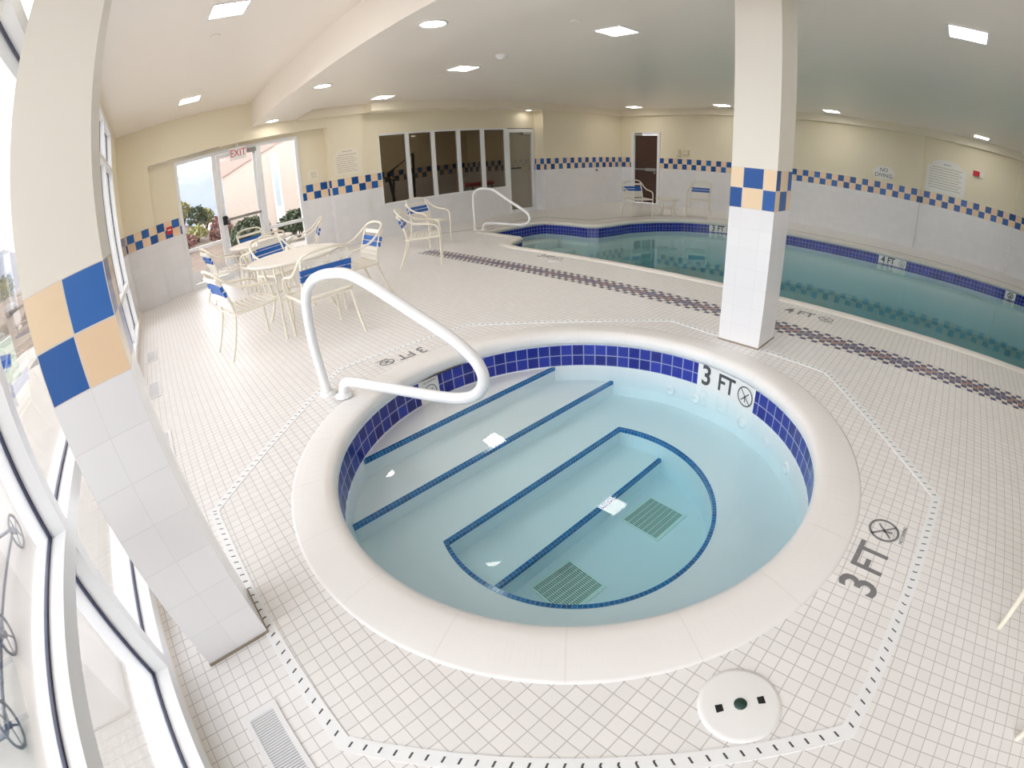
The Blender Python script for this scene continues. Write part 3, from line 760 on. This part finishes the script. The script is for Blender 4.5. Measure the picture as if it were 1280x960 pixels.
for i, (x, y, a, lab, g) in enumerate(chairs):
    o = CH if i == 0 else dup(CH)
    o.location = (x, y, 0); o.rotation_euler = (0, 0, R(a-90)); o['label'] = lab
    if GR[g]: o['group'] = GR[g]
    elif 'group' in o: del o['group']
def table(x, y, label, rad, h, rot):
    t = thing('patio_table', (x, y, 0), label, 'table', R(rot))
    q = MB(); q.lathe([(0, h-.012), (rad-.06, h-.014), (rad-.012, h-.022), (rad, h-.012), (rad, h+.002), (rad-.012, h+.008), (rad-.03, h+.004), (.03, h+.002), (0, h+.002)], n=64); q.build('table_top', M['strapw'], t)
    q = MB(); q.tube([(.42*cos(2*PI*i/40)*rad/.53, .42*sin(2*PI*i/40)*rad/.53, h-.035) for i in range(40)], .013, 8, closed=True); q.build('apron_ring', M['chair'], t)
    for k in range(4):
        a = PI/4+k*PI/2; c, s = cos(a), sin(a); kk = rad/.53
        q = MB(); q.tube(smooth_path([(.42*c*kk, .42*s*kk, h-.03), (.38*c*kk, .38*s*kk, h*.72), (.33*c*kk, .33*s*kk, h*.42), (.36*c*kk, .36*s*kk, h*.2), (.43*c*kk, .43*s*kk, 0)], 5), .017*(.6+.4*kk), 8); q.build('leg', M['chair'], t)
    q = MB(); q.tube([(.33*cos(2*PI*i/32)*rad/.53, .33*sin(2*PI*i/32)*rad/.53, h*.42) for i in range(32)], .010, 8, closed=True); q.build('brace_ring', M['chair'], t)
table(-5.45, 1.43, 'round white patio table nearest the hot tub handrail', .53, .71, 10)
table(-8.13, 1.64, 'round white patio table standing before the glass exit door', .53, .71, 0)
table(-6.42, 10.42, 'low round white side table between the two chairs by the brown door', .30, .42, 20)

# ------------------------------------------------------------------ lamps and ceiling fittings
def square_light(x, y, z, label, group):
    t = thing('ceiling_light', (x, y, z), label, 'ceiling light', 0, group); h = .165; f = .022
    q = MB()
    for lo, hi in (((-h-f, -h-f), (h+f, -h)), ((-h-f, h), (h+f, h+f)), ((-h-f, -h), (-h, h)), ((h, -h), (h+f, h))): q.box((lo[0], lo[1], -.010), (hi[0], hi[1], .0))
    q.build('trim_frame', M['white'], t)
    MB().box((-h, -h, -.006), (h, h, -.001)).build('diffuser', M['lamp'], t)
def round_light(x, y, z, r, label, group):
    t = thing('round_ceiling_light', (x, y, z), label, 'ceiling light', 0, group)
    MB().lathe([(r, 0), (r+.02, 0), (r+.022, -.008), (r+.005, -.012), (r, -.006)], n=36).build('trim_ring', M['white'], t)
    MB().disc((0, 0), r, -.005, 36, up=False).build('diffuser', M['lamp'], t)
gq = ['square lights over the deck', 'square lights along the pool side wall', 'square lights over the seating']
for x, lab in ((-3.38, 'square ceiling light over the deck directly before the tiled column'), (.12, 'square ceiling light beyond the tiled column towards the frame edge'), (-6.16, 'square ceiling light over the mosaic band next to the smoke detector'), (-8.80, 'square ceiling light over the deck closest to the smoked windows')): square_light(x, 4.40, 2.88, lab, gq[0])
for x, lab in ((-8.35, 'square ceiling light above the brown door'), (-5.65, 'square ceiling light above the chair facing the pool'), (-2.85, 'square ceiling light by the cornice between column and no diving sign'), (.62, 'square ceiling light by the cornice above the fire alarm')): square_light(x, 11.65, 2.88, lab, gq[1])
for x, lab in ((-4.55, 'large square light in the high ceiling over the near round table'), (-8.36, 'square light in the high ceiling in front of the exit wall')): square_light(x, .74, 3.22, lab, gq[2])
for x, lab in ((-3.80, 'round downlight in the ceiling beam nearest the camera'), (-6.60, 'middle round downlight in the ceiling beam'), (-9.45, 'round downlight in the ceiling beam beside the exit wall')): round_light(x, 2.40, 2.745, .11, lab, 'round lights in the beam')
square_light(-11.5, 6.6, 2.9, 'added fill light brightening the fitness room behind the smoked windows', None)  # added lamp, set out of view to lift the dark fitness room
round_light(-9.62, 8.85, 2.70, .07, 'small round downlight in the cornice above the curtained door', None)
t = thing('smoke_detector', (-5.2, 4.33, 2.88), 'white dome smoke detector on the ceiling beside a square light', 'smoke detector')
MB().lathe([(.085, 0), (.085, -.02), (.06, -.045), (.03, -.06), (0, -.062)], n=28).build('dome', M['white'], t)
MB().lathe([(.062, -.030), (.066, -.036), (.06, -.042)], n=28).build('sensor_ring', M['louver'], t)
for (x, y, z, lab) in ((-6.85, 4.42, 2.88, 'flat white ceiling disc beside the square light over the mosaic band'), (-3.42, 3.80, 2.88, 'flat pale ceiling disc between beam and square light'), (-5.3, .73, 3.22, 'small pale sprinkler cover in the high ceiling by the large square light')):
    t = tag(MB().lathe([(.06, 0), (.062, -.006), (.05, -.010), (0, -.011)], n=24).build('sprinkler_cover', M['ceil']), lab, 'sprinkler cover'); t.location = (x, y, z)

# ------------------------------------------------------------------ signs and wall fittings
t = thing('exit_sign', (-9.93, 1.78, 2.19), 'white EXIT sign with red letters hanging above the glass exit door', 'exit sign')
MB().rbox((-.02, -.165, 0), (.02, .165, .24), .008).build('housing', M['white'], t)
MB().box((-.012, -.03, .24), (.012, .03, .31)).build('stem', M['white'], t)
tx = text_mb('EXIT', .20, .001, .78); MB().add(tx, lambda p: (.0222+p[2], p[0], .12+p[1])).build('lettering', M['red'], t)
def arched(w, h, k=.16):
    """sign outline with a raised arched head"""
    P = [(-w/2, -h/2), (w/2, -h/2), (w/2, h/2-k)]
    P += [(w/2-.10*w, h/2-k)]
    P += [(w*.40*cos(a), h/2-k+k*sin(a)) for a in [PI*i/14 for i in range(1, 14)]]
    P += [(-w/2+.10*w, h/2-k), (-w/2, h/2-k)]
    return P
def wall_sign(loc, fn, P, mat, label, lines, title=None, cat='sign'):
    t = thing('wall_sign', loc, label, cat)
    b = MB().prism(P, 0, .012); MB().add(b, fn).build('board', mat, t)
    rnd = random.Random(5)
    for (y, x0, x1_, hh) in lines:
        x = x0; q = MB()
        while x < x1_-.01:
            e = min(x1_, x+rnd.uniform(.02, .075)); q.face([(x, y-hh/2, .0128), (e, y-hh/2, .0128), (e, y+hh/2, .0128), (x, y+hh/2, .0128)]); x = e+.011
        MB().add(q, fn).build('text_line', M['signt'], t)
    if title:
        for s, yy, sz in title: MB().add(text_mb(s, sz, .0006, .95), lambda p: fn((p[0], p[1]+yy, p[2]+.013))).build('lettering', M['ink'], t)
    return t
fw = lambda p: (p[2], p[0], p[1])            # on a west wall, facing +x
fn = lambda p: (p[0], -p[2], p[1])           # on the north wall, facing -y
rl = [(.20, -.1, .1, .014), (.13, -.2, .2, .012)]+[(.08-.042*k, -.25, .25-(.05 if k % 3 else .12), .010) for k in range(8)]
wall_sign((XF, 4.0, 1.76), fw, arched(.62, .56, .14), M['sign'], 'large arched cream rules sign on the wall between exit door and smoked windows', rl)
wall_sign((XR, 3.30, 1.60), fw, arched(.21, .21, .03), M['sign'], 'small cream notice with a thin border beside the glass exit door', [(.03, -.06, .06, .012), (-.01, -.06, .06, .012), (-.05, -.05, .05, .012)])
rl = [(.29, -.09, .09, .02), (.20, -.36, .40, .014)]+[(.14-.062*k, -.42, .42-(.03 if k % 2 else .10), .014) for k in range(8)]
wall_sign((-.12, YN, 1.84), fn, arched(.98, .80, .17), M['signw'], 'large white arched rules sign on the pool wall beside the red fire alarm', rl)
blob = [(.27*cos(a)*(1+.07*cos(6*a)), .165*sin(a)*(1+.07*cos(6*a))) for a in [2*PI*i/60 for i in range(60)]]
wall_sign((-1.66, YN, 1.64), fn, blob, M['signw'], 'white scalloped NO DIVING sign above the check tiles on the pool wall', [], [('NO', .065, .135), ('DIVING', -.065, .135)])
t = thing('fire_alarm', (.65, YN, 2.10), 'red fire alarm with white strobe on the pool wall', 'fire alarm')
MB().rbox((-.13, -.03, -.075), (.13, 0, .075), .01).build('plate', M['white'], t); MB().rbox((-.12, -.055, -.065), (.04, -.028, .065), .01).build('horn', M['red'], t); MB().rbox((.06, -.05, -.06), (.10, -.028, .06), .008).build('strobe', M['marker'], t)
t = thing('wall_phone', (-7.42, YN, 1.58), 'slim beige wall phone above the check tiles beside the brown door', 'phone')
MB().rbox((-.06, -.06, -.12), (.06, 0, .12), .01).build('body', M['beige'], t); MB().rbox((-.035, -.09, -.10), (.02, -.058, .10), .012).build('handset', M['strapw'], t)
t = thing('wall_box', (-7.18, YN, 1.59), 'square cream control box beside the wall phone', 'control box')
MB().rbox((-.10, -.05, -.09), (.10, 0, .09), .012).build('case', M['beige'], t); MB().rbox((-.06, -.058, -.02), (.06, -.048, .05), .006).build('cover', M['sign'], t)
t = thing('fire_pull_station', (XR, .25, 1.24), 'small red pull station on the check tiles beside the exit door', 'fire alarm')
MB().rbox((0, -.06, -.07), (.05, .06, .07), .01).build('case', M['red'], t); MB().box((.05, -.035, .0), (.058, .035, .02)).build('handle', M['white'], t)
t = thing('wall_mounted_tap', (XZ, 11.35, 1.02), 'small dark tap on the white tiles between curtained door and brown door', 'tap')
MB().tube([(0, 0, 0), (.05, 0, 0), (.07, 0, -.03)], .014).build('spout', M['black'], t); MB().tube([(.03, -.035, .02), (.03, .035, .02)], .008).build('valve_handle', M['black'], t)

# ------------------------------------------------------------------ outside
mb = MB(); mb.poly([(-70, -60), (30, -60), (30, 50), (-70, 50)], -.06, [[(-10.26, -.86), (3.81, -.86), (3.81, 12.9), (-10.26, 12.9)]])
struct(mb, 'ground_outside', M['concrete'])
struct(MB().box((-15.5, -3.5, -.09), (-10.27, 2.3, -.052)), 'path_outside', M['asphalt'])
rows = []
def hgt(x, y):
    d1 = min(1, max(0, (-13.2-x)/5.0))*min(1, max(0, (3.0-y)/2.0)); d2 = min(1, max(0, (-4.6-y)/5.0))*min(1, max(0, (-5.0-x)/2.0))
    return max(d1, d2)*1.25+.18*max(d1, d2)*(sin(x*1.7)*cos(y*1.3))
for j in range(41):
    rows.append([(-30+27*i/50, -20+25*j/40, hgt(-30+27*i/50, -20+25*j/40)-.10) for i in range(51)])
mb = MB().grid(rows, smooth=True); o = struct(mb, 'ground_planting_bank', M['soil'])
mb = MB(); rows = []
for x, k in ((-52, 0.0), (-58, .7), (-66, 1.0), (-80, 0.0)):
    rows.append([(x, -60+120*i/80, -.1+k*(5.4+1.1*sin(i*.31+1)+.6*sin(i*.83)+.25*sin(i*2.1))) for i in range(81)])
mb.grid(rows); rows = []
for y, k in ((-50, 0.0), (-56, .7), (-64, 1.0), (-78, 0.0)):
    rows.append([(-70+110*i/80, y, -.1+k*(5.0+1.1*sin(i*.27)+.6*sin(i*.9))) for i in range(81)])
mb.grid(rows)
struct(mb, 'hills_outside', M['hill'])
def rock(x, y, s, seed, label):
    rnd = random.Random(seed); mb = MB(); mb.ball((0, 0, 0), (s, s*.8, s*.6), 9, 6)
    mb.v = [(a*(1+.25*(rnd.random()-.5)), b*(1+.25*(rnd.random()-.5)), c*(1+.25*(rnd.random()-.5))) for a, b, c in mb.v]
    mb.sm = [False]*len(mb.sm)
    o = mb.build('rock', M['rock']); o.location = (x, y, hgt(x, y)-.10+s*.25); tag(o, label, 'rock', 'pale rocks on the planting bank')
for i in range(12):
    x = -16.75-.30*(i % 2); y = -.95+.25*i; rock(x, y, .10+.025*random.random(), i, 'pale rock in the planting bank outside the exit door')
for i in range(6): rock(-9.0-2.0*i, -5.9, .3+.1*random.random(), 40+i, 'pale rock in the planting bank beyond the window wall')
def shrub(x, y, r, h, mat, n, label, cat='shrub', seed=1, z=None):
    rnd = random.Random(seed); z = hgt(x, y)-.1 if z is None else z
    t = thing('shrub', (x, y, z), label, cat); mb = MB()
    for k in range(n):
        a, b = rnd.uniform(0, 2*PI), math.acos(rnd.uniform(-.5, 1)); q = rnd.uniform(.62, 1.03)
        c = Vector((r*q*sin(b)*cos(a), r*q*sin(b)*sin(a), h*.48+h*.52*q*cos(b))); s = rnd.uniform(.04, .075)*(1.2 if r > .5 else 1)
        d = Vector((rnd.uniform(-1, 1), rnd.uniform(-1, 1), rnd.uniform(-1, 1))).normalized(); e = d.orthogonal().normalized()
        mb.face([c-d*s, c+e*s*.55, c+d*s, c-e*s*.55])
    mb.build('foliage', mat, t)
    st = MB()
    for k in range(5):
        a = 2*PI*k/5; st.tube([(0, 0, 0), (r*.5*cos(a), r*.5*sin(a), h*.6)], .018, 6)
    st.build('stems', M['bark'], t)
shrub(-13.6, 2.50, .60, .95, M['leafg'], 1500, 'clipped round green bush outside the glass exit door', 'bush', 3, -.06)
shrub(-14.0, 3.95, .55, .85, M['leafg'], 1200, 'second green bush outside, low behind the side pane of the exit door', 'bush', 4, -.06)
shrub(-16.2, 2.05, .40, 1.15, M['leafr'], 1100, 'russet leaved shrub outside the exit door beside the green bush', 'shrub', 5, -.06)
for i in range(8): shrub(-18.3-1.05*(i % 2), -.95+.41*i, .38, .75+.3*random.random(), M['leafy'] if i % 3 else M['leafg'], 500, 'yellow-green and green shrub on the bank beyond the exit door', 'shrub', 20+i)
for i in range(6): shrub(-15.2-.75*(i % 2), -.85+.42*i, .33, .5, M['leafy'] if i % 2 else M['leafr'], 350, 'low shrub at the foot of the bank beyond the exit door', 'shrub', 60+i)
for i in range(8): shrub(-9.5-1.9*i, -7.6-.6*(i % 3), .7, 1.1, M['leafg'] if i % 2 else M['leafy'], 600, 'shrub on the bank beyond the glazed window wall', 'shrub', 80+i)
for o in list(COL.objects):
    if o.name.startswith('shrub') and o.parent is None:
        l = o['label']
        g = {'yellow-green and green shrub on the bank beyond the exit door': 'shrubs on the bank', 'low shrub at the foot of the bank beyond the exit door': 'low shrubs at the bank foot', 'shrub on the bank beyond the glazed window wall': 'shrubs beyond the glazing'}.get(l)
        if g: o['group'] = g
b = thing('neighbouring_building', (-16.5, 5.5, -.06), 'white stucco building with pink gable outside the exit door', 'building'); off = (-16.5, 5.5, -.06)
MB().prism([(-16.5, 2.35), (-16.5, 12), (-24, 12), (-24, 3.5)], -.06, 5.5).build('wall', M['stucco'], b, off)
g = MB(); P = [(2.15, 2.15), (2.15, 6.5), (9.5, 6.5), (9.5, 6.2), (5.6, 3.42)]
for x, fl in ((-16.44, 1), (-16.5, -1)): g.face([(x, y, z) for y, z in (P if fl < 0 else P)][::1])
for i in range(len(P)):
    (a0, b0), (a1, b1) = P[i], P[(i+1) % len(P)]; g.face([(-16.5, a0, b0), (-16.5, a1, b1), (-16.44, a1, b1), (-16.44, a0, b0)])
g.build('gable', M['pink'], b, off)
MB().box((-16.5, 4.0, .2), (-16.46, 4.28, 2.6)).build('window_frame', M['white'], b, off)
MB().box((-16.47, 4.06, .9), (-16.45, 4.22, 2.0)).build('pane', M['pane'], b, off)
# wheeled trolley and board on the terrace
t = thing('outdoor_trolley', (-2.4, -1.95, -.06), 'grey metal trolley with spoked wheels on the terrace outside the glazing', 'trolley')
q = MB(); q.tube([(-1.1, -.28, .12), (.75, -.28, .12)], .018); q.tube([(-1.1, .0, .12), (.75, .0, .12)], .014); q.tube([(-1.1, -.28, .12), (-1.1, 0, .12)], .014); q.tube([(.75, -.28, .12), (.75, 0, .12)], .014)
q.tube(smooth_path([(-1.1, -.28, .12), (-1.25, -.3, .5), (-1.1, -.35, .85)]), .016); q.build('frame', M['iron'], t)
for x in (-1.02, .05, .70):
    w = MB(); w.tube([(x+.115*cos(2*PI*i/28), .05, .12+.115*sin(2*PI*i/28)) for i in range(28)], .011, 8, closed=True)
    wo = w.build('wheel', M['iron'], t)
    s = MB()
    for k in range(5): a = 2*PI*k/5+.3; s.tube([(x, .05, .12), (x+.11*cos(a), .05, .12+.11*sin(a))], .006, 6)
    s.ball((x, .05, .12), .025, 10, 6); s.build('spokes', M['iron'], wo)
t = thing('terrace_board', (-7.75, -3.1, -.06), 'pale board with a blue mark standing on the terrace outside', 'board')
MB().box((-.03, -.03, 0), (.03, .03, .35)).build('post', M['louver'], t); MB().rbox((-.03, -.28, .35), (.03, .28, .95), .01).build('panel', M['boardg'], t)
q = MB(); q.face([(.032, -.16, .62), (.032, .12, .55), (.032, .18, .72), (.032, -.1, .80)]); q.build('blue_mark', M['strapb'], t)
t.rotation_euler = (0, 0, R(35))

# ------------------------------------------------------------------ light
w = bpy.data.worlds.new('overcast_sky'); sc.world = w; w.use_nodes = True; wt = w.node_tree
bg = wt.nodes['Background']
tc = wt.nodes.new('ShaderNodeTexCoord'); sp = wt.nodes.new('ShaderNodeSeparateXYZ'); rp = wt.nodes.new('ShaderNodeValToRGB')
wt.links.new(tc.outputs['Generated'], sp.inputs[0]); wt.links.new(sp.outputs[2], rp.inputs[0]); wt.links.new(rp.outputs[0], bg.inputs[0])
rp.color_ramp.elements[0].color = (.90, .93, .99, 1); rp.color_ramp.elements[1].color = (.98, .98, 1, 1); rp.color_ramp.elements[1].position = .5
bg.inputs[1].default_value = 1.75
sc.cycles.transparent_max_bounces = 24; sc.cycles.max_bounces = 12; sc.cycles.diffuse_bounces = 6
vs = sc.view_settings; vs.view_transform = 'Standard'; vs.look = 'None'; vs.gamma = 1; vs.use_curve_mapping = False; vs.exposure = 1.36
